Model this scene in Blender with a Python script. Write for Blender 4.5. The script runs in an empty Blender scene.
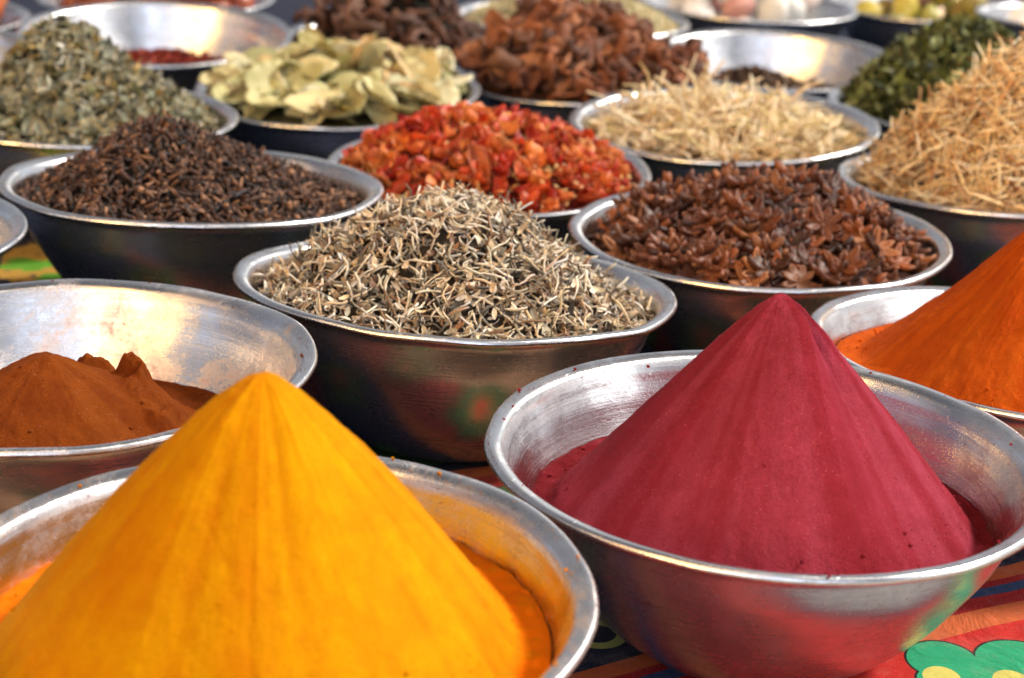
import bpy, math, random
import numpy as np
from mathutils import Vector, Matrix, Quaternion

random.seed(7)
rng = np.random.default_rng(11)
scn = bpy.context.scene
COL = scn.collection
R_ = math.radians

# ------------------------------------------------------------------ camera numbers
CF, CP, CAMH, CR = 1960.408, 0.3183003, 0.5953551, 0.0407124
_fw = np.array([0, math.cos(CP), -math.sin(CP)])
_rt0 = np.array([1.0, 0, 0]); _up0 = np.array([0, math.sin(CP), math.cos(CP)])
_rt = _rt0*math.cos(CR)+_up0*math.sin(CR)
_up = -_rt0*math.sin(CR)+_up0*math.cos(CR)
CAM = np.array([0, 0, CAMH])

def ray(px, py):
    d = _fw+_rt*(px-512)/CF-_up*(py-339)/CF
    return Vector(CAM), Vector(d)

# ------------------------------------------------------------------ helpers
def tag(o, label=None, cat=None, group=None, kind=None):
    if label: o['label'] = label
    if cat: o['category'] = cat
    if group: o['group'] = group
    if kind: o['kind'] = kind
    return o

def link(o, parent=None):
    COL.objects.link(o)
    if parent is not None: o.parent = parent
    return o

def np_mesh(name, V, faces_idx, loop_tot, smooth=True):
    me = bpy.data.meshes.new(name)
    V = np.asarray(V, dtype=np.float32)
    me.vertices.add(len(V)); me.vertices.foreach_set('co', V.ravel())
    fi = np.asarray(faces_idx, dtype=np.int32).ravel()
    lt = np.asarray(loop_tot, dtype=np.int32)
    me.loops.add(len(fi)); me.loops.foreach_set('vertex_index', fi)
    me.polygons.add(len(lt))
    ls = np.concatenate([[0], np.cumsum(lt)[:-1]]).astype(np.int32)
    me.polygons.foreach_set('loop_start', ls)
    me.polygons.foreach_set('loop_total', lt)
    me.update(calc_edges=True); me.validate()
    me.polygons.foreach_set('use_smooth', np.full(len(me.polygons), smooth))
    me.update()
    return me

def tmpl_mesh(name, T, mat, smooth=True):
    V, F = T
    fi = [i for f in F for i in f]; lt = [len(f) for f in F]
    me = np_mesh(name, V, fi, lt, smooth); me.materials.append(mat)
    return me

def scatter_arrays(templates, idx, M, P):
    """templates: list of (V,F); idx per instance; M (N,3,3); P (N,3)"""
    Vs, Fs, Ls = [], [], []; base = 0
    for k, (V, F) in enumerate(templates):
        s = np.where(idx == k)[0]
        if len(s) == 0: continue
        V = np.asarray(V, float)
        W = np.einsum('nij,vj->nvi', M[s], V)+P[s][:, None, :]
        fi = np.array([i for f in F for i in f]); lt = np.array([len(f) for f in F])
        off = base+np.arange(len(s))*len(V)
        Vs.append(W.reshape(-1, 3)); Fs.append((fi[None, :]+off[:, None]).ravel()); Ls.append(np.tile(lt, len(s)))
        base += len(V)*len(s)
    return np.concatenate(Vs), np.concatenate(Fs), np.concatenate(Ls)

def hashn(ix, iy, seed):
    h = (ix.astype(np.int64)*374761393+iy.astype(np.int64)*668265263+seed*974711) & 0x7fffffff
    h = ((h ^ (h >> 13))*1274126177) & 0x7fffffff
    return ((h ^ (h >> 16)) & 0xffff)/65535.0

def vnoise(x, y, seed=0):
    x = np.asarray(x, float); y = np.asarray(y, float)
    ix = np.floor(x); iy = np.floor(y); fx = x-ix; fy = y-iy
    fx = fx*fx*(3-2*fx); fy = fy*fy*(3-2*fy)
    a = hashn(ix, iy, seed); b = hashn(ix+1, iy, seed); c = hashn(ix, iy+1, seed); d = hashn(ix+1, iy+1, seed)
    return (a*(1-fx)+b*fx)*(1-fy)+(c*(1-fx)+d*fx)*fy-0.5

def fbm(x, y, seed=0, oct=4):
    s = 0; a = 1
    for k in range(oct):
        s = s+a*vnoise(x*2**k, y*2**k, seed+k*17); a *= .5
    return s

# ------------------------------------------------------------------ node helpers
def new_mat(name):
    m = bpy.data.materials.new(name); m.use_nodes = True
    nt = m.node_tree; b = nt.nodes['Principled BSDF']
    return m, nt, b

class NG:
    def __init__(s, nt): s.nt = nt; s.N = nt.nodes; s.L = nt.links
    def n(s, t, **kw):
        o = s.N.new(t)
        for k, v in kw.items(): setattr(o, k, v)
        return o
    def put(s, sock, v):
        if isinstance(v, bpy.types.NodeSocket): s.L.new(v, sock)
        else: sock.default_value = v
    def m(s, op, a, b=None, c=None, clamp=False):
        o = s.n('ShaderNodeMath', operation=op, use_clamp=clamp)
        s.put(o.inputs[0], a)
        if b is not None: s.put(o.inputs[1], b)
        if c is not None: s.put(o.inputs[2], c)
        return o.outputs[0]
    def mix(s, f, a, b, mode='MIX'):
        o = s.n('ShaderNodeMix', data_type='RGBA', blend_type=mode)
        s.put(o.inputs[0], f); s.put(o.inputs[6], a); s.put(o.inputs[7], b)
        return o.outputs[2]
    def noise(s, vec, scale, detail=4, rough=.5, dist=0, out=0):
        o = s.n('ShaderNodeTexNoise')
        s.put(o.inputs['Scale'], scale); s.put(o.inputs['Detail'], detail); s.put(o.inputs['Roughness'], rough)
        s.put(o.inputs['Distortion'], dist)
        if vec is not None: s.L.new(vec, o.inputs['Vector'])
        return o.outputs[out]
    def ramp(s, fac, stops, interp='LINEAR'):
        o = s.n('ShaderNodeValToRGB'); cr = o.color_ramp; cr.interpolation = interp
        while len(cr.elements) < len(stops): cr.elements.new(.5)
        while len(cr.elements) > len(stops): cr.elements.remove(cr.elements[-1])
        for e, (p, c) in zip(cr.elements, stops):
            e.position = p
        for e, (p, c) in zip(cr.elements, stops):
            e.color = (*c, 1) if len(c) == 3 else c
        s.put(o.inputs[0], fac)
        return o.outputs[0]
    def maprange(s, v, a, b, c=0., d=1., smooth=False):
        o = s.n('ShaderNodeMapRange'); o.clamp = True
        if smooth: o.interpolation_type = 'SMOOTHSTEP'
        s.put(o.inputs[0], v); s.put(o.inputs[1], a); s.put(o.inputs[2], b); s.put(o.inputs[3], c); s.put(o.inputs[4], d)
        return o.outputs[0]
    def bump(s, h, strength, dist, normal=None):
        o = s.n('ShaderNodeBump'); s.put(o.inputs['Height'], h)
        o.inputs['Strength'].default_value = strength; o.inputs['Distance'].default_value = dist
        if normal is not None: s.L.new(normal, o.inputs['Normal'])
        return o.outputs[0]

# ------------------------------------------------------------------ materials
def metal_mat(name, base=(.80, .80, .81), stain=None, stain_amt=.5, rough=.20, stain_lo=.52, metv=1., aniso=.85):
    m, nt, b = new_mat(name); g = NG(nt)
    tc = g.n('ShaderNodeTexCoord'); ob = tc.outputs['Object']
    sx = g.n('ShaderNodeSeparateXYZ'); g.L.new(ob, sx.inputs[0])
    ang = g.m('ARCTAN2', sx.outputs[1], sx.outputs[0])
    rad = g.m('SQRT', g.m('ADD', g.m('MULTIPLY', sx.outputs[0], sx.outputs[0]), g.m('MULTIPLY', sx.outputs[1], sx.outputs[1])))
    arc = g.m('ADD', rad, sx.outputs[2])
    cb = g.n('ShaderNodeCombineXYZ')
    g.put(cb.inputs[0], g.m('MULTIPLY', g.m('COSINE', ang), .35)); g.put(cb.inputs[1], g.m('MULTIPLY', g.m('SINE', ang), .35))
    g.put(cb.inputs[2], g.m('MULTIPLY', arc, 60.))
    turn = g.noise(cb.outputs[0], 6., 5, .65)
    oi = g.n('ShaderNodeObjectInfo')
    off = g.n('ShaderNodeVectorMath', operation='ADD'); g.L.new(ob, off.inputs[0])
    cbo = g.n('ShaderNodeCombineXYZ'); g.put(cbo.inputs[0], g.m('MULTIPLY', oi.outputs['Random'], 37.)); g.L.new(cbo.outputs[0], off.inputs[1])
    pat = g.noise(off.outputs[0], 22., 6, .65, .6)
    fine = g.noise(off.outputs[0], 260., 4, .7)
    speck = g.noise(off.outputs[0], 700., 2, .5)
    dent = g.noise(off.outputs[0], 16., 2, .4)
    scr = g.n('ShaderNodeTexNoise'); mp = g.n('ShaderNodeMapping'); mp.inputs['Rotation'].default_value = (.4, .9, .3); mp.inputs['Scale'].default_value = (12, 400, 400)
    g.L.new(off.outputs[0], mp.inputs[0]); g.L.new(mp.outputs[0], scr.inputs['Vector']); scr.inputs['Scale'].default_value = 1.; scr.inputs['Detail'].default_value = 2
    scratch = g.maprange(scr.outputs[0], .66, .74)
    col = g.mix(g.maprange(pat, .35, .7), (*base, 1), (base[0]*.70, base[1]*.68, base[2]*.68, 1))
    col = g.mix(g.m('MULTIPLY', g.maprange(turn, .45, .7), .35), col, (base[0]*.5, base[1]*.48, base[2]*.47, 1))
    dirt = g.m('MULTIPLY', g.maprange(fine, .55, .7), g.maprange(pat, .48, .62))
    col = g.mix(g.m('MULTIPLY', dirt, .6), col, (.22, .18, .15, 1))
    met = metv
    rg = g.m('ADD', g.maprange(pat, .3, .7, rough-.07, rough+.13), g.m('MULTIPLY', g.m('SUBTRACT', turn, .5), .25))
    rg = g.m('ADD', rg, g.m('MULTIPLY', scratch, .12))
    if stain:
        st = g.noise(off.outputs[0], 11., 6, .7, .8)
        f1 = g.maprange(st, stain_lo, stain_lo+.16)
        f2 = g.m('MULTIPLY', f1, g.maprange(fine, .38, .62, .25, 1.))
        # dust is thicker low in the bowl
        low = g.maprange(sx.outputs[2], .035, .135, 1., .42)
        f2 = g.m('MULTIPLY', g.m('MULTIPLY', f2, low), stain_amt, clamp=True)
        col = g.mix(f2, col, (*stain, 1))
        met = g.m('SUBTRACT', metv, f2, clamp=True)
        rg = g.m('ADD', rg, g.m('MULTIPLY', f2, .6))
    g.put(b.inputs['Base Color'], col); g.put(b.inputs['Metallic'], met); g.put(b.inputs['Roughness'], rg)
    b.inputs['Anisotropic'].default_value = aniso
    tn = g.n('ShaderNodeTangent', direction_type='RADIAL', axis='Z'); g.L.new(tn.outputs[0], b.inputs['Tangent'])
    n1 = g.bump(dent, .35, .006)
    n2 = g.bump(turn, .25, .0006, n1)
    n3 = g.bump(g.m('ADD', g.m('MULTIPLY', fine, .6), g.m('MULTIPLY', g.m('ADD', speck, scratch), .5)), .22, .0007, n2)
    g.L.new(n3, b.inputs['Normal'])
    return m

def powder_mat(name, c_main, c_lo, c_hi, speck=None, speck_amt=.0, grain=1.0, ring_or_shade=None, sk=.5):
    m, nt, b = new_mat(name); g = NG(nt)
    tc = g.n('ShaderNodeTexCoord'); ob = tc.outputs['Object']
    at = g.n('ShaderNodeAttribute', attribute_name='streak')
    big = g.noise(ob, 25., 5, .6)
    col = g.mix(g.maprange(big, .35, .65), (*c_lo, 1), (*c_main, 1))
    col = g.mix(g.maprange(at.outputs['Fac'], .35, .8, 0., sk), col, (*c_hi, 1))
    gr = g.noise(ob, 900., 3, .7)
    col = g.mix(g.maprange(gr, .3, .7, 0., .55), col, (c_lo[0]*.7, c_lo[1]*.7, c_lo[2]*.7, 1))
    if speck:
        v = g.n('ShaderNodeTexVoronoi'); v.inputs['Scale'].default_value = 650.; g.L.new(ob, v.inputs['Vector'])
        wn = g.n('ShaderNodeTexWhiteNoise'); g.L.new(v.outputs['Position'], wn.inputs['Vector'])
        f = g.m('MULTIPLY', g.maprange(v.outputs['Distance'], .12, .24, 1., 0.), g.m('GREATER_THAN', wn.outputs['Value'], 1-speck_amt))
        col = g.mix(g.m('MULTIPLY', f, g.maprange(big, .4, .6, .1, .5)), col, (*speck, 1))
    md = g.noise(ob, 70., 5, .75)
    if ring_or_shade:
        ao = g.n('ShaderNodeAttribute', attribute_name='ring_or_shade'); col = g.mix(ao.outputs['Fac'], col, (*ring_or_shade, 1))  # deeper ring powder on turmeric; on burgundy, shade painted around the cone foot
    col = g.mix(g.maprange(md, .42, .62, .0, .35), col, (c_lo[0]*.8, c_lo[1]*.75, c_lo[2]*.8, 1))
    g.put(b.inputs['Base Color'], col); b.inputs['Roughness'].default_value = .95
    b.inputs['Specular IOR Level'].default_value = .06
    b.inputs['Sheen Weight'].default_value = .02; b.inputs['Sheen Roughness'].default_value = .6
    g.put(b.inputs['Sheen Tint'], (*c_hi, 1))
    h = g.m('ADD', g.m('MULTIPLY', gr, .6), g.m('MULTIPLY', g.noise(ob, 220., 4, .7), 1.))
    h = g.m('ADD', h, g.m('MULTIPLY', g.noise(ob, 420., 3, .8), .9))
    g.L.new(g.bump(h, .42*grain, .0018), b.inputs['Normal'])
    return m

def piece_mat(name, stops, rough=.7, spec=.3, bump=.4, bscale=300., mottled=.35, trans=0., per_object=False, back=None):
    m, nt, b = new_mat(name); g = NG(nt)
    geo = g.n('ShaderNodeNewGeometry'); oi = g.n('ShaderNodeObjectInfo'); tc = g.n('ShaderNodeTexCoord')
    r = oi.outputs['Random'] if per_object else geo.outputs['Random Per Island']
    n = len(stops)
    col = g.ramp(r, [((i+.5)/n, s) for i, s in enumerate(stops)])
    ns = g.noise(tc.outputs['Object'], bscale*.35, 4, .7)
    dk = g.mix(1., col, (.38, .34, .32, 1), 'MULTIPLY')
    col = g.mix(g.maprange(ns, .62, .30, 0., mottled), col, dk)
    if back: col = g.mix(g.m('MULTIPLY', geo.outputs['Backfacing'], .8), col, (*back, 1))
    g.put(b.inputs['Base Color'], col)
    b.inputs['Roughness'].default_value = rough; b.inputs['Specular IOR Level'].default_value = spec
    nb = g.noise(tc.outputs['Object'], bscale, 4, .65)
    g.L.new(g.bump(nb, bump, .002), b.inputs['Normal'])
    if trans:
        tr = g.n('ShaderNodeBsdfTranslucent'); g.put(tr.inputs[0], col)
        mx = g.n('ShaderNodeMixShader'); mx.inputs[0].default_value = trans
        g.L.new(b.outputs[0], mx.inputs[1]); g.L.new(tr.outputs[0], mx.inputs[2])
        g.L.new(mx.outputs[0], nt.nodes['Material Output'].inputs[0])
    return m

METAL = metal_mat('brushed_aluminium')
METAL_OUT = metal_mat('worn_aluminium_outside', base=(.58, .64, .74), rough=.22, metv=.95, aniso=.5)
METAL_BURG = metal_mat('aluminium_dusted_burgundy', stain=(.30, .035, .03), stain_amt=.55, stain_lo=.56)
METAL_BROWN = metal_mat('aluminium_dusted_brown', stain=(.42, .09, .03), stain_amt=.75, stain_lo=.50)
METAL_TURM = metal_mat('aluminium_dusted_turmeric', stain=(.60, .22, .01), stain_amt=.7, stain_lo=.48)
METAL_ORNG = metal_mat('aluminium_dusted_orange', stain=(.55, .10, .01), stain_amt=.5, stain_lo=.58)

# ------------------------------------------------------------------ bowls
PROF_OUT = [(0, 0), (.050, 0), (.068, .0008), (.079, .0035), (.089, .010), (.1045, .0225), (.1235, .0430), (.1400, .067), (.1540, .090),
            (.1608, .108), (.1645, .1190), (.1675, .1226), (.1715, .1245)]
PROF_RIM = [(.1712, .1244), (.1755, .1250), (.1787, .1262), (.1803, .1283), (.1798, .1305), (.1780, .1319), (.1754, .1320), (.1728, .1313), (.1704, .1301), (.1682, .1282), (.1664, .1252)]
PROF_IN = [(.1668, .1258), (.1650, .1222), (.1630, .1165), (.1594, .1080), (.1526, .0910), (.1386, .0680), (.1222, .0445), (.1032, .0240), (.0875, .0115), (.076, .0045), (.055, .0024), (0, .0024)]
PI_Z = np.array([p[1] for p in PROF_IN][::-1]); PI_R = np.array([p[0] for p in PROF_IN][::-1])
def inner_r(z): return float(np.interp(z, PI_Z, PI_R))

def lathe(prof, seg, wob=0., seed=0, sub=3):
    # subdivide the profile smoothly (Catmull-Rom) then spin
    P = [np.array(p) for p in prof]; Q = []
    for i in range(len(P)-1):
        p0 = P[max(i-1, 0)]; p1 = P[i]; p2 = P[i+1]; p3 = P[min(i+2, len(P)-1)]
        for k in range(sub):
            t = k/sub
            Q.append(.5*((2*p1)+(-p0+p2)*t+(2*p0-5*p1+4*p2-p3)*t*t+(-p0+3*p1-3*p2+p3)*t**3))
    Q.append(P[-1])
    V = []; F = []; idx = []
    th = np.linspace(0, 2*math.pi, seg, endpoint=False)
    for q in Q:
        if q[0] < 1e-6:
            idx.append([len(V)]); V.append((0, 0, q[1]))
        else:
            w = 1+wob*(vnoise(np.cos(th)*2.2+7, np.sin(th)*2.2+7, seed)+.5*vnoise(np.cos(th)*6+7, np.sin(th)*6+7, seed+3))*q[0]/.18
            zz = q[1]+wob*.12*vnoise(np.cos(th)*3+3, np.sin(th)*3+3, seed+9)*(q[1]/.13)
            idx.append(list(range(len(V), len(V)+seg)))
            V += list(zip(q[0]*w*np.cos(th), q[0]*w*np.sin(th), zz))
    for a, b in zip(idx[:-1], idx[1:]):
        for i in range(seg):
            j = (i+1) % seg
            if len(a) == 1: F.append((a[0], b[j], b[i]))
            elif len(b) == 1: F.append((a[i], a[j], b[0]))
            else: F.append((a[i], a[j], b[j], b[i]))
    return V, F

BOWLS = {
'A':(-0.1314,0.9444,0.1814,-0.0328,-0.0670,0.0018),
'B':(0.1654,1.1758,0.1819,0.0129,-0.0309,0.0061),
'C':(-0.0471,1.5387,0.1811,0.0371,0.0594,0.0017),
'D':(-0.3219,1.2797,0.1874,-0.0197,0.0062,0.0094),
'E':(-0.3063,1.7959,0.1792,0.0170,0.0362,0.0137),
'F':(-0.0325,2.0143,0.1718,-0.0095,-0.0449,-0.0068),
'G':(0.2263,1.7698,0.1769,-0.0057,-0.0159,-0.0046),
'H':(-0.4960,2.1789,0.1748,0.0249,-0.0011,-0.0016),
'I':(-0.2291,2.4080,0.1774,-0.0214,-0.0895,-0.0075),
'J':(-0.5007,2.6529,0.1846,0.0123,-0.0731,0.0044),
'K':(0.2350,2.2402,0.1781,-0.0255,-0.0447,0.0015),
'L':(0.3592,2.7807,0.1836,0.0045,-0.0587,-0.0195),
'M':(0.5154,2.0183,0.1785,-0.0236,0.0258,-0.0013),
'N':(0.4095,1.4427,0.1803,0.0354,0.0303,-0.0034),
'O':(0.0883,2.5550,0.1694,-0.0245,0.0181,-0.0108),
'P':(0.0720,3.0036,0.1793,0.0085,-0.0090,-0.0041),
'Q':(0.3616,3.2139,0.1787,0.0182,-0.0094,-0.0024),
'R':(0.6958,3.3865,0.1765,-0.0144,-0.0231,-0.0140),
'S':(0.8918,3.0874,0.1817,0.0071,0.0173,0.0126),
'T':(0.5600,2.4200,0.1750,0.00,-0.02,0.0),
'U':(-0.5938,1.5720,0.1820,0.0168,0.0010,0.0172),
'V':(-0.7754,2.4075,0.1841,0.0583,-0.0693,0.0076),
'W':(-0.1900,2.8000,0.1600,0.00,-0.02,0.0),
'X':(-0.5671,3.0184,0.1801,-0.0078,-0.0107,-0.0010),
'Y':(-0.8800,2.7500,0.1800,0.0,0.0,0.0),
}
LABELS = {
'A': 'aluminium bowl nearest the camera, holding the yellow turmeric cone, cut off at left and bottom',
'B': 'aluminium bowl holding the burgundy powder cone, cut off by the right edge',
'C': 'aluminium bowl in the middle of the picture holding pale dried twigs and leaf bits',
'D': 'wide shiny bowl half empty behind the turmeric, with a low brown powder heap',
'E': 'aluminium bowl filled with dark brown cloves on the left',
'F': 'aluminium bowl of red dried chilli pieces behind the middle bowl',
'G': 'aluminium bowl heaped with star anise behind the burgundy cone',
'H': 'aluminium bowl of grey-green dried herb at upper left behind the cloves',
'I': 'aluminium bowl of pale bay leaves at upper left of centre',
'J': 'nearly empty shiny bowl behind the bay leaves with a little red spice at its bottom',
'K': 'aluminium bowl of pale cream straw between chilli and dark green leaves',
'L': 'shiny mostly empty bowl behind the cream straw with some dark bits',
'M': 'aluminium bowl at right edge overflowing with orange-tan root shavings',
'N': 'aluminium bowl at right edge under the orange powder cone',
'O': 'aluminium bowl under the heap of red-brown bark chips',
'P': 'aluminium bowl of pale seeds at the top behind the bark chips',
'Q': 'far bowl at the top holding large white lumps',
'R': 'far bowl at the top right holding yellow and dark fruits',
'S': 'far bowl in the top right corner holding white crystals',
'T': 'bowl hidden beneath the heap of dark green leaves at upper right',
'U': 'aluminium bowl at the left edge just below the clove bowl, barely in view',
'V': 'grey bowl at the left edge behind the grey-green herb',
'W': 'bowl under the dark curled roots behind the bay leaves',
'X': 'far bowl behind the shiny empty one holding round orange-brown fruits',
'Y': 'far bowl in the top left corner holding round orange-brown fruits',
}
FR = {}
low_pts = []
mats_for = {'A': METAL_TURM, 'B': METAL_BURG, 'D': METAL_BROWN, 'N': METAL_ORNG}
def make_bowl(k, seed):
    x, y, R, tx, ty, dz = BOWLS[k]
    s = R/.1803
    n = Vector((tx, ty, 1)).normalized()
    q = Vector((0, 0, 1)).rotation_difference(n)
    spin = Matrix.Rotation(random.uniform(0, 6.28), 4, 'Z')
    rimc = Vector((x, y, .13*R/.18+dz))
    base = rimc-n*(.1285*s)
    Mx = Matrix.Translation(base) @ q.to_matrix().to_4x4() @ Matrix.Scale(s, 4)
    FR[k] = Mx
    root = bpy.data.objects.new('metal_bowl', None); link(root)
    root.empty_display_size = .05
    root.matrix_world = Mx @ spin
    tag(root, LABELS[k], 'bowl', 'aluminium bowls of spices set out on the patterned cloth')
    mt = mats_for.get(k, METAL)
    seg = 160 if y < 2.3 else 96
    V1, F1 = lathe(PROF_OUT, seg, .018, seed); V2, F2 = lathe(PROF_IN, seg, .018, seed)
    n1 = len(V1); F2 = [tuple(i+n1 for i in f) for f in F2]
    o = bpy.data.objects.new('basin', tmpl_mesh('basin', (V1+V2, F1+F2), mt)); link(o, root)
    o.data.materials.append(METAL_OUT)
    o.data.polygons.foreach_set('material_index', np.array([1]*len(F1)+[0]*len(F2), dtype=np.int32))
    o2 = bpy.data.objects.new('rim', tmpl_mesh('rim', lathe(PROF_RIM, seg, .018, seed), mt)); link(o2, root)
    for a in np.linspace(0, 2*math.pi, 12, endpoint=False):
        low_pts.append(Mx @ Vector((.072*math.cos(a), .072*math.sin(a), 0)))
    return root
for i, k in enumerate(BOWLS): make_bowl(k, 50+i)

# ------------------------------------------------------------------ cloth (one sheet following the bowls' feet)
LP = np.array([tuple(p) for p in low_pts])
def cloth_z(X, Y):
    d2 = (X[..., None]-LP[:, 0])**2+(Y[..., None]-LP[:, 1])**2
    w = 1/(d2+.0012)**2
    w0 = 1/(.35**2)**2
    z = ((w*(LP[:, 2]-.001)).sum(-1)+w0*0)/(w.sum(-1)+w0)
    return z
gx = np.linspace(-2.6, 2.8, 300); gy = np.linspace(-.2, 6.0, 340)
GX, GY = np.meshgrid(gx, gy)
GZ = np.concatenate([cloth_z(GX[i:i+20], GY[i:i+20]) for i in range(0, len(gy), 20)])
GZ = GZ-.0015+.0022*fbm(GX*5, GY*5, 5, 3)
nx = len(gx); ny = len(gy)
ii, jj = np.meshgrid(np.arange(nx-1), np.arange(ny-1))
a = (jj*nx+ii).ravel()
fq = np.stack([a, a+1, a+1+nx, a+nx], 1)
me = np_mesh('cloth', np.stack([GX.ravel(), GY.ravel(), GZ.ravel()], 1), fq, np.full(len(fq), 4))
cloth = link(bpy.data.objects.new('table_cloth', me))
tag(cloth, 'red, orange and navy patterned cotton cloth spread under all the bowls', 'cloth', kind='structure')

def cloth_mat():
    m, nt, b = new_mat('printed_cotton_cloth'); g = NG(nt)
    tc = g.n('ShaderNodeTexCoord'); sx = g.n('ShaderNodeSeparateXYZ')
    wob = g.noise(tc.outputs['Object'], 9., 3, .5, out=1)
    dsp = g.n('ShaderNodeVectorMath', operation='SUBTRACT'); g.L.new(wob, dsp.inputs[0]); dsp.inputs[1].default_value = (.5, .5, .5)
    sc = g.n('ShaderNodeVectorMath', operation='SCALE'); g.L.new(dsp.outputs[0], sc.inputs[0]); sc.inputs['Scale'].default_value = .006
    ad = g.n('ShaderNodeVectorMath', operation='ADD'); g.L.new(tc.outputs['Object'], ad.inputs[0]); g.L.new(sc.outputs[0], ad.inputs[1])
    g.L.new(ad.outputs[0], sx.inputs[0]); X = sx.outputs[0]; Y = sx.outputs[1]
    u = g.m('ADD', g.m('MULTIPLY', X, .84), g.m('MULTIPLY', Y, .54))
    v = g.m('ADD', g.m('MULTIPLY', X, -.54), g.m('MULTIPLY', Y, .84))
    RED = (.50, .018, .012, 1); RED2 = (.34, .012, .012, 1); OR = (.55, .11, .03, 1); NAVY = (.012, .018, .042, 1)
    GREEN = (.02, .33, .15, 1); YEL = (.62, .55, .13, 1); BLK = (.012, .008, .008, 1); BLUE = (.03, .055, .13, 1)
    v1 = v
    # bands in v (0.60 .. 1.6 wrapped)
    w = v
    dark_far = g.maprange(v, 1.12, 1.30)
    f = g.m('SUBTRACT', w, .62, clamp=True)
    stops = [(.0, (.40, .36, .32)), (.075, NAVY[:3]), (.09, RED2[:3]), (.115, RED[:3]), (.218, (.55, .11, .03)), (.239, RED2[:3]), (.256, BLUE[:3]),  # pale beige front band: unseen, added for its grey reflection in bowl walls
             (.266, RED2[:3]), (.277, OR[:3]), (.292, NAVY[:3]), (.37, RED[:3]), (.39, OR[:3]), (.41, BLK[:3]), (.416, (.36, .18, .09)), (.52, BLK[:3]), (.527, (.26, .015, .01)),
             (.60, (.42, .09, .02)), (.62, NAVY[:3]), (.74, (.12, .01, .01)), (.80, NAVY[:3]), (.90, (.10, .02, .01)), (.93, NAVY[:3])]  # far bands coloured dark in place of the shade between bowls
    col = g.ramp(f, stops, 'CONSTANT')
    def dist(cx, cy, sxx=1., syy=1.):
        dx = g.m('MULTIPLY', g.m('SUBTRACT', X, cx), 1/sxx); dy = g.m('MULTIPLY', g.m('SUBTRACT', Y, cy), 1/syy)
        return g.m('SQRT', g.m('ADD', g.m('MULTIPLY', dx, dx), g.m('MULTIPLY', dy, dy)))
    # repeating rosettes, cell grid in (u, v)
    cell = .135
    cu = g.m('SUBTRACT', g.m('FRACT', g.m('DIVIDE', u, cell)), .5); cv = g.m('SUBTRACT', g.m('FRACT', g.m('DIVIDE', g.m('SUBTRACT', v, .02), cell)), .5)
    rr = g.m('MULTIPLY', g.m('SQRT', g.m('ADD', g.m('MULTIPLY', cu, cu), g.m('MULTIPLY', cv, cv))), cell)
    an = g.m('ARCTAN2', cv, cu)
    pet = g.m('ADD', rr, g.m('MULTIPLY', g.m('ABSOLUTE', g.m('SINE', g.m('MULTIPLY', an, 3.))), -.013))
    far = g.m('MULTIPLY', g.m('GREATER_THAN', v, 1.05), g.m('LESS_THAN', v, 1.75))
    def lay(c0, mask, c): return g.mix(mask, c0, c)
    L = lambda d, r: g.m('LESS_THAN', d, r)
    col = lay(col, g.m('MULTIPLY', L(pet, .034), far), BLK)
    col = lay(col, g.m('MULTIPLY', L(pet, .0325), far), (.03, .08, .02, 1))
    col = lay(col, g.m('MULTIPLY', L(rr, .018), far), (.20, .10, .02, 1))
    col = lay(col, g.m('MULTIPLY', L(rr, .009), far), RED)
    # foreground leaf motif with dark outline and yellow eyes
    for off, c in ((.0018, BLK), (0., GREEN)):
        for cx, cy, r, sxx, syy in ((.291, 1.158, 1., .0235, .0265), (.345, 1.163, 1., .0315, .0305), (.315, 1.132, 1., .045, .025), (.375, 1.13, 1., .04, .03)):
            col = lay(col, L(dist(cx, cy, sxx+off, syy+off), 1.), c)
    for cx, cy in ((.286, 1.135), (.331, 1.135), (.375, 1.118)):
        col = lay(col, L(dist(cx, cy, .012, .014), 1.), YEL)
    # yellow-green scrolls in the navy band
    for cx, cy, ro, ri in ((.064, 1.172, .0205, .0125), (.060, 1.228, .030, .023), (.15, 1.23, .02, .013), (-.03, 1.12, .02, .012), (-.10, 1.10, .022, .014), (.46, 1.44, .03, .02)):
        d = dist(cx, cy)
        col = lay(col, g.m('MULTIPLY', L(d, ro), g.m('GREATER_THAN', d, ri)), (.42, .42, .12, 1))
    # leaf at far left
    ln = g.m('MULTIPLY', g.m('SUBTRACT', g.noise(tc.outputs['Object'], 38., 2, .5), .5), 2.2)
    for cx, cy, sxx, syy in ((-.515, 1.99, .028, .03), (-.47, 1.93, .03, .02)):
        col = lay(col, L(g.m('ADD', dist(cx+.015, cy+.01, .08, .07), ln), 1.), (.42, .24, .04, 1))
    for cx, cy, sxx, syy in ((-.515, 1.99, .028, .03), (-.47, 1.93, .03, .02)):
        col = lay(col, L(g.m('ADD', dist(cx, cy, sxx, syy), ln), 1.), (.10, .30, .02, 1))
    # weave, print unevenness
    fd = g.noise(tc.outputs['Object'], 20., 5, .7)
    col = g.mix(g.m('MULTIPLY', g.maprange(fd, .5, .72, 0., .28), g.m('SUBTRACT', 1., dark_far)), col, (.42, .30, .24, 1))
    wv = g.noise(tc.outputs['Object'], 120., 4, .7)
    col = g.mix(g.maprange(wv, .3, .7, 0., .35), col, g.mix(1., col, (.55, .5, .5, 1), 'MULTIPLY'))
    wl = g.noise(tc.outputs['Object'], 700., 2, .6)
    col = g.mix(g.maprange(wl, .58, .72, 0., .16), col, (.6, .5, .45, 1))
    g.put(b.inputs['Base Color'], col); b.inputs['Roughness'].default_value = .85; b.inputs['Specular IOR Level'].default_value = .2
    wa = g.n('ShaderNodeTexWave'); wa.inputs['Scale'].default_value = 420.; g.L.new(tc.outputs['Object'], wa.inputs[0])
    wr = g.noise(tc.outputs['Object'], 14., 4, .6, 1.2)
    n0 = g.bump(wr, .5, .02)
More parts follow.
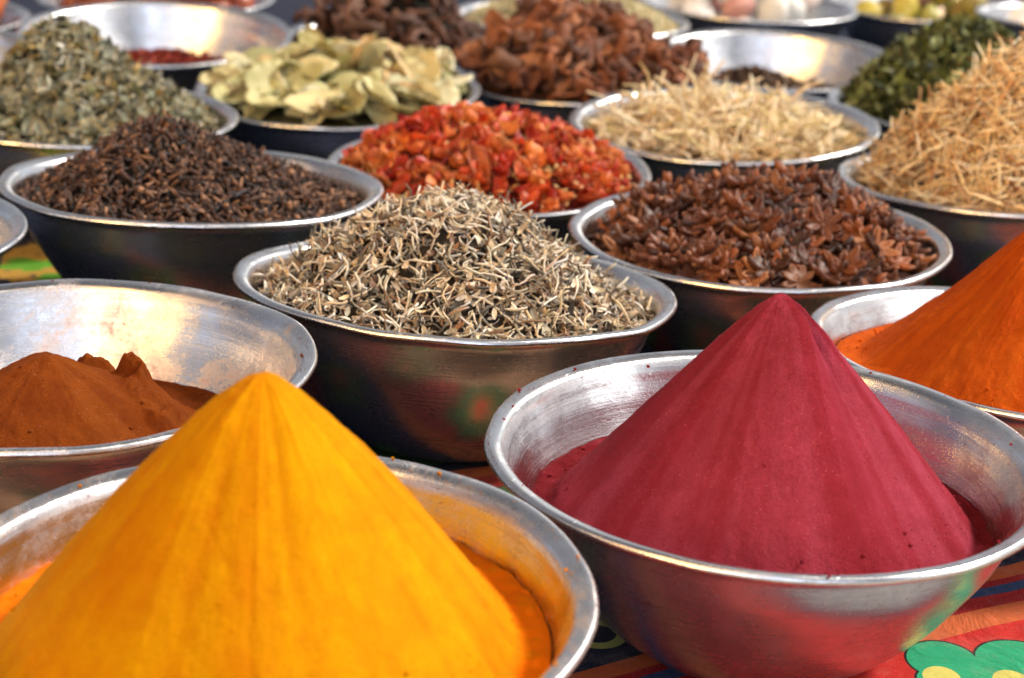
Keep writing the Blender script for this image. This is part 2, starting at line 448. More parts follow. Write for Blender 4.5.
    wb = g.n('ShaderNodeTexWave', bands_direction='Y'); wb.inputs['Scale'].default_value = 380.; g.L.new(tc.outputs['Object'], wb.inputs[0])
    g.L.new(g.bump(g.m('ADD', wv, g.m('MULTIPLY', g.m('ADD', wa.outputs['Fac'], wb.outputs['Fac']), .35)), .55, .0015, n0), b.inputs['Normal'])
    return m
cloth.data.materials.append(cloth_mat())

# ground sheet below, so that nothing is left open beyond the cloth
gm, gnt, gb = new_mat('packed_earth'); gg = NG(gnt)
gtc = gg.n('ShaderNodeTexCoord')
gg.put(gb.inputs['Base Color'], gg.mix(gg.noise(gtc.outputs['Object'], 6., 5), (.10, .075, .055, 1), (.2, .16, .12, 1))); gb.inputs['Roughness'].default_value = .95
me = np_mesh('ground', [(-40, -40, -.06), (40, -40, -.06), (40, 40, -.06), (-40, 40, -.06)], [0, 1, 2, 3], [4]); me.materials.append(gm)
tag(link(bpy.data.objects.new('ground', me)), kind='structure')

# ------------------------------------------------------------------ heaps
class Heap:
    """A mound in a bowl's own frame. apex given in the photo or by numbers."""
    def __init__(s, k, apex_px=None, ay=0., ax=None, az=None, ze=.118, e=.15, lump=.004, lf=22, seed=1, power=1.):
        s.k = k; s.M = FR[k]; s.ze = ze; s.e = e; s.lump = lump; s.lf = lf; s.seed = seed; s.power = power
        if apex_px:
            o, d = ray(*apex_px); Mi = s.M.inverted(); o2 = Mi @ o; d2 = (Mi.to_3x3() @ d)
            t = (ay-o2.y)/d2.y; p = o2+d2*t
            s.ax, s.ay, s.az = p.x, ay, p.z
        else: s.ax, s.ay, s.az = ax or 0., ay, az
        s.re = inner_r(ze)-.0005
        print('heap', k, 'apex %.3f %.3f %.3f' % (s.ax, s.ay, s.az))
    def L(s, th):      # distance from the apex to the wall circle along th
        dx, dy = np.cos(th), np.sin(th); b = s.ax*dx+s.ay*dy; c = s.ax**2+s.ay**2-s.re**2
        return -b+np.sqrt(b*b-c)
    def g(s, t):
        e = s.e
        return (1-(np.sqrt(t*t+e*e)-e)/(math.sqrt(1+e*e)-e))**s.power
    def pt(s, th, t):
        L = s.L(th); x = s.ax+L*t*np.cos(th); y = s.ay+L*t*np.sin(th)
        z = s.ze+(s.az-s.ze)*s.g(t)
        fade = np.clip((1-t)*6, 0, 1)
        z = z+s.lump*2*fbm(x*s.lf+9, y*s.lf+9, s.seed, 4)*fade
        z = np.maximum(z, np.interp(np.hypot(x, y), PI_R, PI_Z)+.004)
        return np.stack([x, y, z], -1)
    def grid(s, nt=200, nr=60, inset=0., fn=None):
        th = np.linspace(0, 2*math.pi, nt, endpoint=False); t = np.linspace(0, 1, nr)[1:]
        TH, T = np.meshgrid(th, t)
        P = (fn or s.pt)(TH, T)
        top = (fn or s.pt)(np.array([0.]), np.array([1e-5]))[0]
        V = np.concatenate([[top], P.reshape(-1, 3)]); V[:, 2] -= inset
        fi = []; lt = []
        i = np.arange(nt); j = (i+1) % nt
        fi.append(np.stack([np.zeros(nt, int), 1+i, 1+j], 1).ravel()); lt.append(np.full(nt, 3))
        for r in range(nr-2):
            a0 = 1+r*nt; b0 = a0+nt
            fi.append(np.stack([a0+i, b0+i, b0+j, a0+j], 1).ravel()); lt.append(np.full(nt, 4))
        return V, np.concatenate(fi), np.concatenate(lt)
    def sample(s, n, tmax=.985, seed=0):
        r = np.random.default_rng(seed+100)
        m = n*3
        th = r.uniform(0, 2*math.pi, m); t = np.sqrt(r.uniform(0, tmax**2, m))
        w = s.L(th)**2; keep = r.uniform(0, w.max(), m) < w
        th = th[keep][:n]; t = t[keep][:n]
        P = s.pt(th, t); h = 2e-3
        Pa = s.pt(th+h, t); Pb = s.pt(th, t+h)
        N = np.cross(Pa-P, Pb-P); N *= np.sign(N[:, 2:3]); N /= np.linalg.norm(N, axis=1, keepdims=True)+1e-12
        return P, N

def frames(N, r, tilt=.5, flip=False):
    """rotation matrices whose z is near N and whose spin is random"""
    n = len(N); Z = N+r.normal(0, tilt, (n, 3)); Z /= np.linalg.norm(Z, axis=1, keepdims=True)
    if flip:
        Z[r.uniform(0, 1, n) < .5] *= -1
    A = r.normal(0, 1, (n, 3)); X = A-(A*Z).sum(1, keepdims=True)*Z; X /= np.linalg.norm(X, axis=1, keepdims=True)
    Y = np.cross(Z, X)
    return np.stack([X, Y, Z], 2)

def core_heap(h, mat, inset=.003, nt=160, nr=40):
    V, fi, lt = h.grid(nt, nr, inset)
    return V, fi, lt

def heap_mesh(name, h, core_mat, piece_mats, parts, inset=.003):
    """one mesh: dark core mound + scattered pieces; parts = list of (templates, idx, M, P, matindex)"""
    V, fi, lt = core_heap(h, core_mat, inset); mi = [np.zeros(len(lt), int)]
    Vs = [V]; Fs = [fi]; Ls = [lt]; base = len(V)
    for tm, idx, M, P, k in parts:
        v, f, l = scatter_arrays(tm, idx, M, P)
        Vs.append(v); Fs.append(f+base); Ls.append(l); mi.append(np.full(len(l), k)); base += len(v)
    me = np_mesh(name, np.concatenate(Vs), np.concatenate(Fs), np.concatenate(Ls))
    me.materials.append(core_mat)  # dark core colour paints the shade in gaps between pieces
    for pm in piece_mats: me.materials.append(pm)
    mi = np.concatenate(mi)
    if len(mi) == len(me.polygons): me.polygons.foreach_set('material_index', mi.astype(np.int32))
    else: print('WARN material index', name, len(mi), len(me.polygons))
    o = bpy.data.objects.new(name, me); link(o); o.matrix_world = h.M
    return o

def clampz(P, k_in=.0005):
    """keep pieces inside the bowl wall"""
    r = np.hypot(P[:, 0], P[:, 1]); zc = np.clip(P[:, 2], .0, .125)
    rm = np.interp(zc, PI_Z, PI_R)-k_in
    f = np.where(P[:, 2] < .128, np.minimum(1, rm/np.maximum(r, 1e-6)), 1.)
    P = P.copy(); P[:, 0] *= f; P[:, 1] *= f
    return P

# ------------------------------------------------------------------ piece templates (metres)
def tube(pts, rads, ns=4):
    pts = [Vector(p) for p in pts]; V = []; F = []
    for i, p in enumerate(pts):
        d = (pts[min(i+1, len(pts)-1)]-pts[max(i-1, 0)]).normalized()
        a = d.orthogonal().normalized() if i == 0 else (a-d*a.dot(d)).normalized()
        b_ = d.cross(a)
        for k in range(ns):
            an = 2*math.pi*k/ns; V.append(tuple(p+(a*math.cos(an)+b_*math.sin(an))*rads[i]))
    for i in range(len(pts)-1):
        for k in range(ns):
            k2 = (k+1) % ns; F.append((i*ns+k, i*ns+k2, (i+1)*ns+k2, (i+1)*ns+k))
    F.append(tuple(range(ns))[::-1]); F.append(tuple(range((len(pts)-1)*ns, len(pts)*ns)))
    return V, F

def twig(L, r, bend, ns=4, n=5, seed=0):
    rr = random.Random(seed); pts = []
    ph = rr.uniform(0, 6)
    for i in range(n):
        t = i/(n-1)-.5
        pts.append((t*L, bend*L*(math.sin(t*5+ph)-math.sin(ph))*.5, bend*L*.6*math.cos(t*4+ph*2)*.5))
    return tube(pts, [r*(1-.35*abs(i/(n-1)-.4)*2)*rr.uniform(.75, 1.2) for i in range(n)], ns)

def leafbit(L, W, curl, fold, seed=0, nl=5, nw=3, ragged=.38, point=.9, th=0):
    rr = random.Random(seed); V = []; F = []
    tw = rr.uniform(-.8, .8)
    for i in range(nl+1):
        t = i/nl; w = W*(math.sin(math.pi*min(max(t*.92+.04, 0), 1))**point)*.5*(1+rr.uniform(-ragged, ragged))
        ca = curl*(t-.5)
        x = math.sin(ca)/curl*L if abs(curl) > 1e-3 else (t-.5)*L; z0 = (1-math.cos(ca))/curl*L if abs(curl) > 1e-3 else 0
        for j in range(nw+1):
            s_ = (j/nw-.5)*2; yy = s_*w; zz = abs(s_)**1.3*fold*w
            a = tw*(t-.5)
            V.append((x, yy*math.cos(a)-zz*math.sin(a), z0+yy*math.sin(a)+zz*math.cos(a)+rr.uniform(-1, 1)*W*.04))
    for i in range(nl):
        for j in range(nw):
            a0 = i*(nw+1)+j; F.append((a0, a0+1, a0+nw+2, a0+nw+1))
    if th:
        n = len(V); V2 = [(x, y, z-th) for x, y, z in V]; V = V+V2
        F2 = [tuple(q+n for q in f[::-1]) for f in F]
        ed = []
        for i in range(nl): ed += [((i+1)*(nw+1), i*(nw+1)), (i*(nw+1)+nw, (i+1)*(nw+1)+nw)]
        for j in range(nw): ed += [(j, j+1), (nl*(nw+1)+j+1, nl*(nw+1)+j)]
        F = F+F2+[(a1, a2, a2+n, a1+n)[::-1] for a1, a2 in ed]
    return V, F

def blob(rx, ry, rz, seed=0, nu=7, nv=5, am=.2):
    rr = random.Random(seed); V = [(0, 0, -rz)]; F = []
    for i in range(1, nv):
        ph = -math.pi/2+math.pi*i/nv
        for j in range(nu):
            th = 2*math.pi*j/nu; k = 1+rr.uniform(-am, am)
            V.append((rx*math.cos(ph)*math.cos(th)*k, ry*math.cos(ph)*math.sin(th)*k, rz*math.sin(ph)*k))
    V.append((0, 0, rz)); n = len(V)-1
    for j in range(nu):
        j2 = (j+1) % nu; F.append((0, 1+j2, 1+j)); F.append((n, n-nu+j, n-nu+j2))
    for i in range(nv-2):
        for j in range(nu):
            j2 = (j+1) % nu; a0 = 1+i*nu; F.append((a0+j, a0+j2, a0+nu+j2, a0+nu+j))
    return V, F

def join(*ts):
    V = []; F = []
    for v, f in ts:
        n = len(V); V += [tuple(q) for q in v]; F += [tuple(i+n for i in q) for q in f]
    return V, F
def xf(T, M): return [tuple(M @ Vector(v)) for v in T[0]], T[1]

def clove(seed):
    rr = random.Random(seed); L = rr.uniform(.0085, .012)
    st = tube([(-L*.5, 0, 0), (-L*.1, rr.uniform(-.0008, .0008), 0), (L*.22, 0, 0), (L*.30, 0, 0)], [.0006, .0011, .0014, .0020], 5)
    hd = blob(.0017, .0017, .0017, seed, 6, 4, .1)
    hd = xf(hd, Matrix.Translation((L*.40, 0, 0)))
    return join(st, hd) if seed % 3 else st

def boat(L, W, H, op, seed):
    """one carpel of a star anise: a keeled boat, split open along its top"""
    rr = random.Random(seed); V = []; F = []; n = 6
    for i in range(n+1):
        t = i/n; w = W*.5*math.sin(math.pi*min(1, t*.86+.10))**.8; h = H*(.55+.45*math.sin(math.pi*t*.9+.1)); x = .0015+t*L
        lift = H*.5*t*t
        o_ = op*w*math.sin(math.pi*t)
        for (y, z) in ((-o_, 0), (-w*.95, -.12*h), (-w*.75, -.6*h), (0, -h), (w*.75, -.6*h), (w*.95, -.12*h), (o_, 0), (0, -.55*h)):
            V.append((x, y, z+lift))
    for i in range(n):
        for k in range(8):
            k2 = (k+1) % 8; F.append((i*8+k, i*8+k2, (i+1)*8+k2, (i+1)*8+k))
    F.append(tuple(range(8))[::-1]); F.append(tuple(range(n*8, n*8+8)))
    return V, F

def star_anise(seed):
    rr = random.Random(seed); ts = []
    n = 8; drop = set(rr.sample(range(8), rr.choice([0, 0, 1, 2])))
    for i in range(n):
        if i in drop: continue
        b_ = boat(rr.uniform(.0105, .015), rr.uniform(.0054, .0074), rr.uniform(.0040, .0055), rr.uniform(.45, .95), seed*9+i)
        b_ = xf(b_, Matrix.Rotation(i*math.pi/4+rr.uniform(-.12, .12), 4, 'Z') @ Matrix.Rotation(rr.uniform(-.30, .15), 4, 'Y'))
        ts.append(b_)
    ts.append(xf(blob(.0022, .0022, .003, seed), Matrix.Translation((0, 0, -.002))))
    if rr.random() < .4: ts.append(tube([(0, 0, -.003), (.002, .001, -.010), (.006, .002, -.016)], [.0009, .0007, .0009], 5))
    return join(*ts)

def curled_chunk(L, W, T_, ang, seed):
    """a split chunk of bark / root, curled about its long axis"""
    rr = random.Random(seed); V = []; F = []; nl = 6; nw = 5
    rad = W/max(ang, .2)
    for i in range(nl+1):
        t = i/nl; bx = (t-.5)*L; sh = rr.uniform(-.12, .12)
        for side in (0, 1):
            for j in range(nw+1):
                a = (j/nw-.5)*ang*(1+sh); r = rad+(T_ if side else 0)*(1+rr.uniform(-.3, .3))
                V.append((bx+rr.uniform(-1, 1)*L*.03, r*math.sin(a), r*math.cos(a)-rad+.25*L*(t-.5)**2*rr.choice([1, 1, .6])))
    m = nw+1; per = 2*m
    for i in range(nl):
        a0 = i*per; b0 = a0+per
        for j in range(nw):
            F.append((a0+j, a0+j+1, b0+j+1, b0+j)); F.append((a0+m+j, b0+m+j, b0+m+j+1, a0+m+j+1))
        F.append((a0, b0, b0+m, a0+m)); F.append((a0+nw, a0+m+nw, b0+m+nw, b0+nw))
    for i, flip in ((0, 0), (nl, 1)):
        a0 = i*per
        for j in range(nw):
            q = (a0+j, a0+m+j, a0+m+j+1, a0+j+1); F.append(q if not flip else q[::-1])
    return V, F

def rand_idx(n, k, r): return r.integers(0, k, n)

def inside_mask(templates, idx, M, P, tol=.0012):
    """True where no vertex of the piece passes through the bowl's wall"""
    ok = np.ones(len(P), bool)
    for k, (V, F) in enumerate(templates):
        q = np.where(idx == k)[0]
        if len(q) == 0: continue
        W = np.einsum('nij,vj->nvi', M[q], np.asarray(V, float))+P[q][:, None, :]
        r = np.hypot(W[..., 0], W[..., 1]); z = W[..., 2]
        wall = np.interp(np.clip(z, 0, .125), PI_Z, PI_R)
        bad = ((z < .1255) & (r > wall+tol)) | ((z < .134) & (z >= .1255) & (r > .167) & (r < .181)) | ((z < .1255) & (r >= .1665))
        ok[q] = ~bad.any(1)
    return ok

def scaleM(M, r, lo=.7, hi=1.3):
    return M*r.uniform(lo, hi, (len(M), 1, 1))

def stuff_heap(name, h, core, pmats, specs, label, cat, inset=.003, seed=1):
    r = np.random.default_rng(seed); parts = []
    for (tm, n, tilt, off, mi, lo, hi) in specs:
        P, N = h.sample(n, seed=seed+mi*7+len(tm)); n = len(P)
        P = P+N*r.uniform(off[0], off[1], (n, 1))
        mg = .42*max(max(abs(c) for v in t[0] for c in v[:2]) for t in tm)*2*.5*(lo+hi)
        P = clampz(P, min(mg, .016))
        M = scaleM(frames(N, r, tilt), r, lo, hi)
        ix = rand_idx(n, len(tm), r); ok = inside_mask(tm, ix, M, P)
        parts.append((tm, ix[ok], M[ok], P[ok], mi))
    o = heap_mesh(name, h, core, pmats, parts, inset)
    tag(o, label, cat, kind='stuff')
    return o

def individuals(name, h, templates, mat, n, n_ind, tilt, off, label, cat, group, rest_name, rest_label, rest_cat, core, rest_mat, lo=.8, hi=1.15, seed=3, flip=False, extra=None, inset=.004, tmax=.97, marg=.012):
    r = np.random.default_rng(seed)
    P, N = h.sample(n, tmax=tmax, seed=seed); n = len(P)
    P = clampz(P+N*r.uniform(off[0], off[1], (n, 1)), marg)
    M = scaleM(frames(N, r, tilt, flip), r, lo, hi); idx = rand_idx(n, len(templates), r)
    ok = inside_mask(templates, idx, M, P, .003); P, N, M, idx = P[ok], N[ok], M[ok], idx[ok]; n = len(P)
    Rm = np.array(h.M.to_3x3()); Tm = np.array(h.M.translation)
    PW = P @ Rm.T+Tm; NW = N @ Rm.T; v = CAM-PW; dist = np.linalg.norm(v, axis=1); face = (NW*v).sum(1)/dist
    score = face/dist**2+off_score(P, h)*.0
    order = np.argsort(-score); ind = order[:n_ind]; rest = order[n_ind:]
    meshes = [tmpl_mesh(name, t, mat) for t in templates]
    for q in ind:
        o = bpy.data.objects.new(name, meshes[idx[q]]); COL.objects.link(o)
        L4 = Matrix([[*M[q][0], P[q][0]], [*M[q][1], P[q][1]], [*M[q][2], P[q][2]], [0, 0, 0, 1]])
        o.matrix_world = h.M @ L4
        tag(o, label, cat, group)
    parts = []
    if len(rest): parts.append((templates, idx[rest], M[rest], P[rest], 1))
    for (tm, k, tl, of, mi, lo2, hi2) in (extra or []):
        P2, N2 = h.sample(k, seed=seed+31*mi); k = len(P2)
        P2 = clampz(P2+N2*r.uniform(of[0], of[1], (k, 1)), .010)
        i2 = rand_idx(k, len(tm), r); M2 = scaleM(frames(N2, r, tl), r, lo2, hi2); ok = inside_mask(tm, i2, M2, P2)
        parts.append((tm, i2[ok], M2[ok], P2[ok], mi))
    mats = [rest_mat]+([e for e in EXTRA_MATS] if extra else [])
    o = heap_mesh(rest_name, h, core, mats, parts, inset)
    tag(o, rest_label, rest_cat, kind='stuff')
def off_score(P, h): return np.zeros(len(P))
EXTRA_MATS = []

# ---- powders
def powder(name, h, fn, mat, label, nt=1000, nr=300, cat='spice powder', crumbs=900, zring=0.):
    streaks = []
    V, fi, lt = h.grid(nt, nr, 0, fn)
    me = np_mesh(name, V, fi, lt); me.materials.append(mat)
    st = fn.streak(V) if hasattr(fn, 'streak') else np.zeros(len(V))
    if True:
        rr_ = np.random.default_rng(nt+len(name)); m = crumbs
        TH = rr_.uniform(0, 2*math.pi, m); TT = np.sqrt(rr_.uniform(.02, .93, m))
        TT = np.where(rr_.uniform(0, 1, m) < .75, rr_.uniform(.72, .985, m), TT)
        Pc = fn(TH, TT); tms = [blob(.0006, .0005, .0005, i, 6, 4, .3) for i in range(4)]
        Mc_ = np.repeat(np.eye(3)[None], m, 0)*(rr_.uniform(.35, 1.0, (m, 1, 1))+(rr_.uniform(0, 1, (m, 1, 1)) < .06)*1.8)
        k = int(m*.3); ta = rr_.uniform(0, 2*math.pi, k); ra = rr_.uniform(.1625, .1775, k)
        Pc[:k] = np.stack([ra*np.cos(ta), ra*np.sin(ta), np.interp(ra, [.1625, .165, .1682, .1704, .1728, .1778], [.117, .122, .1282, .1301, .1313, .1319])+.0002], -1)
        Mc_[:k] *= .8
        v2, f2, l2 = scatter_arrays(tms, rr_.integers(0, 4, m), Mc_, Pc+np.array([0, 0, .0002]))
        st = np.concatenate([st, np.full(len(v2), .3)])
        bpy.data.meshes.remove(me)
        me = np_mesh(name, np.concatenate([V, v2]), np.concatenate([fi, f2+len(V)]), np.concatenate([lt, l2])); me.materials.append(mat)
    at = me.attributes.new('streak', 'FLOAT', 'POINT'); at.data.foreach_set('value', np.asarray(st, dtype=np.float32))
    rg_ = np.empty(len(me.vertices)*3, dtype=np.float32); me.vertices.foreach_get('co', rg_); rz = rg_.reshape(-1, 3)
    a2 = me.attributes.new('ring_or_shade', 'FLOAT', 'POINT')
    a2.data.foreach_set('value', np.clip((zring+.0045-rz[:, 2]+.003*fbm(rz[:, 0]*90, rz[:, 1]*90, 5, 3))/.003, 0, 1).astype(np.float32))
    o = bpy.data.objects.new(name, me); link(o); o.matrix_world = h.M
    tag(o, label, cat)
    return o

def ridged(th, f, seed, x=0.):
    """angular value noise that wraps"""
    return vnoise(np.cos(th)*f+31+x, np.sin(th)*f+31, seed)

def cone_fn(h, rc, zr, top_e=.05, ridge=.0012, seed=0, rcw=.05, facets=(), tip=(0, 0), shape=0., rf=9., wobble=.002):
    def f(th, t):
        L = h.L(th); d = L*t
        rcc = rc*(1+rcw*ridged(th, 2.2, seed)+.03*ridged(th, 7, seed+2)) if not callable(rc) else rc(th)
        u = np.clip(d/rcc, 0, 1.2)
        e = top_e
        g = 1-(np.sqrt(u*u+e*e)-e)/(math.sqrt(1+e*e)-e)
        g = g+shape*np.sin(np.clip(u, 0, 1)*math.pi)
        z = zr+(h.az-zr)*np.clip(g, -.03, 2)
        # soft foot between cone and ring
        k = .003; cone = z; ring = zr+.0015*fbm(h.ax+d*np.cos(th)*1+3, d*np.sin(th)*60, seed+5, 3)+0*z+.0035*fbm((h.ax+d*np.cos(th))*40, (h.ay+d*np.sin(th))*40, seed+6, 3)
        z = np.maximum(cone, ring)+k*np.exp(-np.abs(cone-ring)/k)*.5
        on = np.clip((cone-ring)/.006, 0, 1)
        amp = ridge*np.clip(u*3, 0, 1)*on
        wav = th+.05*fbm(u*3, th*0+1.5, seed+40, 2)
        rn = ridged(wav, rf, seed+8)+.7*ridged(wav, rf*2.3, seed+9)+.3*ridged(wav+.03*fbm(u*5, u*0, seed+41, 2), rf*4.2, seed+10)*np.clip(u*1.5, 0, 1)
        z = z+amp*2*rn
        XX = h.ax+d*np.cos(th); YY = h.ay+d*np.sin(th)
        z = z+on*wobble*fbm(XX*30, YY*30, seed+11, 4)
        z = z+.0009*fbm(XX*150, YY*150, seed+50, 4)
        pit = fbm(XX*55+3, YY*55, seed+60, 3); z = z-on*.0010*np.clip(pit-.52, 0, .25)/.25*np.clip(u*2, 0, 1)
        foot = np.clip((u-.72)/.25, 0, 1)*on; z = z+foot*.0022*fbm(XX*80, YY*80, seed+70, 4)
        for (a0, wl, wr, hh) in facets:
            da = (th+.06*np.sin(u*5+a0)-a0+math.pi) % (2*math.pi)-math.pi
            w = np.where(da < 0, np.clip(1+da/wl, 0, 1), np.clip(1-da/wr, 0, 1))
            w = w*np.clip(u*5-.1, 0, 1)*on*np.clip(1.25-u, 0, 1)
            z = z+hh*w
        x = h.ax+d*np.cos(th); y = h.ay+d*np.sin(th)
        lo = np.clip((t-.97)/.03, 0, 1); z = z-.002*lo
        return np.stack([x, y, z], -1)
    def streak(V):
        th = np.arctan2(V[:, 1]-h.ay, V[:, 0]-h.ax)
        s_ = .5+1.1*(ridged(th, rf*.8, seed+8)+.6*ridged(th, rf*2.3, seed+9))
        return np.clip(s_, 0, 1)
    f.streak = streak
    f.ring = lambda th, t: t
    return f

TURM = powder_mat('turmeric_powder', (.55, .240, .0005), (.49, .155, .0005), (.62, .330, .001), grain=.8, ring_or_shade=(.72, .15, .001))
BURG = powder_mat('burgundy_powder', (.290, .026, .046), (.21, .015, .024), (.45, .085, .14), speck=(.75, .35, .30), speck_amt=.16, ring_or_shade=(.12, .006, .009), sk=.3, grain=1.3)  # darkest maroon paints the shade in the ring below the cone
BRWN = powder_mat('brown_powder', (.185, .040, .004), (.12, .022, .003), (.23, .058, .008), speck=(.6, .35, .2), speck_amt=.12)
ORNG = powder_mat('orange_powder', (.50, .082, .004), (.40, .055, .003), (.56, .11, .006))

hA = Heap('A', apex_px=(262, 374), ay=.0, ze=.104)
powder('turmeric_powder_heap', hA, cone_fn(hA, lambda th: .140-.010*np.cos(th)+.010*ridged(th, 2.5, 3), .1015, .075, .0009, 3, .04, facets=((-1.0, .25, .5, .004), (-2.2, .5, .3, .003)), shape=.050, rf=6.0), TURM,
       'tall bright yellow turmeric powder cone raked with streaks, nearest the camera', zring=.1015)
hB = Heap('B', apex_px=(782, 294), ay=.0, ze=.088)
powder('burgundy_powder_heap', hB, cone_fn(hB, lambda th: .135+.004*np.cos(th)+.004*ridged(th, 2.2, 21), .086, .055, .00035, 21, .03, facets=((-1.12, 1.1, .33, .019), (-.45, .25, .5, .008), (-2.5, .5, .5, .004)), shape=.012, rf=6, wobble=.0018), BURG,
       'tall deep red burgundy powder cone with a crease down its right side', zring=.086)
hN = Heap('N', apex_px=(1066, 203), ay=.0, ze=.104)
powder('orange_powder_heap', hN, cone_fn(hN, .136, .1085, .05, .0006, 33, .05, shape=-.045, rf=11, wobble=.003), ORNG,
       'burnt orange powder cone at the right edge behind the burgundy cone')
hD = Heap('D', apex_px=(45, 354), ay=-.035, ze=.070)
def bump_fn(base, bumps):
    def f(th, t):
        P = base(th, t)
        for (bx, by, r, hh) in bumps:
            d = np.hypot(P[..., 0]-bx, P[..., 1]-by)/r
            d = d*(1+.5*fbm(P[..., 0]*60, P[..., 1]*60, 77, 2))
            P[..., 2] = P[..., 2]+hh*np.exp(-d**4)*(1+.35*fbm(P[..., 0]*160, P[..., 1]*160, 78, 4))
        return P
    f.streak = base.streak
    return f
powder('brown_powder_heap', hD, bump_fn(cone_fn(hD, .120, .072, .10, .0006, 45, .10, shape=.03, rf=6, wobble=.004),
       ((.030, .032, .014, .014), (.060, .002, .013, .018), (.078, -.02, .020, .010), (.098, -.04, .018, .007))), BRWN,
       'low reddish brown powder heap with two lumps in the half empty bowl', 600, 200)

# ---- pale dried twigs and leaf bits (middle bowl)
HERB = piece_mat('dried_herb', [(.56, .40, .24), (.80, .68, .52), (.26, .15, .08), (.05, .04, .035), (.90, .84, .74), (.36, .18, .09), (.10, .09, .08), (.60, .53, .38), (.90, .80, .64), (.30, .25, .17), (.05, .045, .04), (.74, .56, .34)], .7, .3, .5, 400)
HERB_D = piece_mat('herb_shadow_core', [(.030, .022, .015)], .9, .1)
tw1 = [twig(.016, .0009, .25, 4, 5, i) for i in range(6)]+[twig(.024, .0008, .15, 4, 5, i+10) for i in range(4)]
lf1 = [leafbit(.0125, .0040, random.uniform(1, 3.5), random.uniform(.2, 1), i, 4, 2) for i in range(10)]
hC = Heap('C', apex_px=(446, 200), ay=.02, ze=.113, e=.42, lump=.007, seed=4, power=1.2)
stuff_heap('dried_herb_heap', hC, HERB_D, [HERB], [(lf1, 2600, .95, (-.005, .007), 1, .5, 1.5), (tw1, 2700, .75, (-.003, .009), 1, .35, 1.5), ([twig(.04, .0011, .1, 5, 6, 77), twig(.032, .0012, .2, 5, 6, 78)], 90, .35, (.003, .007), 1, .7, 1.2)],
           'tall heap of pale dried twigs and curled leaf bits in the middle bowl', 'dried herb')
# ---- cloves
CLV = piece_mat('clove', [(.025, .012, .008), (.075, .030, .016), (.015, .009, .008), (.14, .060, .030), (.035, .018, .012), (.34, .17, .09), (.08, .03, .016), (.025, .02, .02)], .6, .35, .3, 500)
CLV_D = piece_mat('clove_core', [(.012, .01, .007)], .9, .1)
cl = [clove(i) for i in range(9)]
hE = Heap('E', apex_px=(152, 122), ay=.02, ze=.114, e=.30, lump=.005, seed=6, power=1.55)
stuff_heap('clove_heap', hE, CLV_D, [CLV], [(cl, 3600, .9, (-.003, .006), 1, .7, 1.5), ([xf(t, Matrix.Scale(1.7, 4)) for t in cl], 260, .8, (.001, .005), 1, .8, 1.2)], 'heap of dark brown whole cloves on the left', 'cloves')
# ---- grey green herb upper left
GH = piece_mat('grey_green_herb', [(.16, .17, .08), (.46, .40, .26), (.05, .05, .025), (.74, .64, .46), (.20, .22, .15), (.04, .035, .02), (.56, .38, .12), (.30, .26, .13), (.08, .09, .04), (.72, .68, .56)], .8, .2, .4, 300, back=(.22, .21, .14))
lf2 = [leafbit(.022, .0095, random.uniform(1, 3.5), random.uniform(.2, 1), i+30, 4, 2) for i in range(10)]
hH = Heap('H', apex_px=(64, 28), ay=.02, ze=.112, e=.22, lump=.007, seed=8, power=1.3)
stuff_heap('grey_green_herb_heap', hH, HERB_D, [GH], [(lf2, 1700, .85, (-.004, .009), 1, .5, 1.5), (tw1, 1300, .6, (0, .009), 1, .8, 1.7)], 'heap of grey-green crumpled dried herb leaves at upper left', 'dried herb')
# ---- dried chilli
CH = piece_mat('dried_chilli', [(.74, .10, .014), (.54, .03, .008), (.82, .24, .04), (.36, .012, .008), (.80, .30, .07), (.66, .11, .02), (.50, .022, .010), (.78, .24, .06)], .46, .45, .5, 160, .4, .22, per_object=True)
CHs = piece_mat('chilli_bits', [(.50, .035, .008), (.38, .018, .006), (.60, .10, .02), (.26, .010, .006)], .38, .5, .3, 160)
SEED = piece_mat('chilli_seed', [(.72, .45, .16), (.66, .34, .10), (.75, .55, .28)], .5, .4)
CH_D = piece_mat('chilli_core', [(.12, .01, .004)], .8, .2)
ct = [leafbit(random.uniform(.028, .048), random.uniform(.013, .021), random.uniform(1.5, 4.6), random.uniform(.7, 1.8), i+60, 9, 5, .20, .7, .0008) for i in range(12)]
calyx = [tube([(0, 0, 0), (.006, .0005, .001), (.014, .002, .003), (.022, .001, .004)], [.0042, .0018, .0010, .0013], 6), twig(.02, .001, .3, 5, 5, 4)]
seeds = [xf(blob(.0019, .0016, .0005, i), Matrix.Scale(1, 4)) for i in range(3)]
hF = Heap('F', apex_px=(464, 127), ay=.01, ze=.115, e=.6, lump=.005, seed=12)
EXTRA_MATS[:] = [SEED]
individuals('dried_chilli_piece', hF, ct, CH, 520, 300, .65, (0, .009), 'glossy red curled dried chilli piece heaped in the bowl behind the middle one', 'dried chilli', 'red dried chilli pieces in the bowl',
            'dried_chilli_heap', 'heap of smaller red chilli fragments and pale seeds under the larger pieces', 'dried chilli', CH_D, CHs,
            extra=[(calyx, 60, .5, (.003, .009), 2, .7, 1.2), (seeds, 700, .7, (.003, .012), 2, 1., 1.9)])
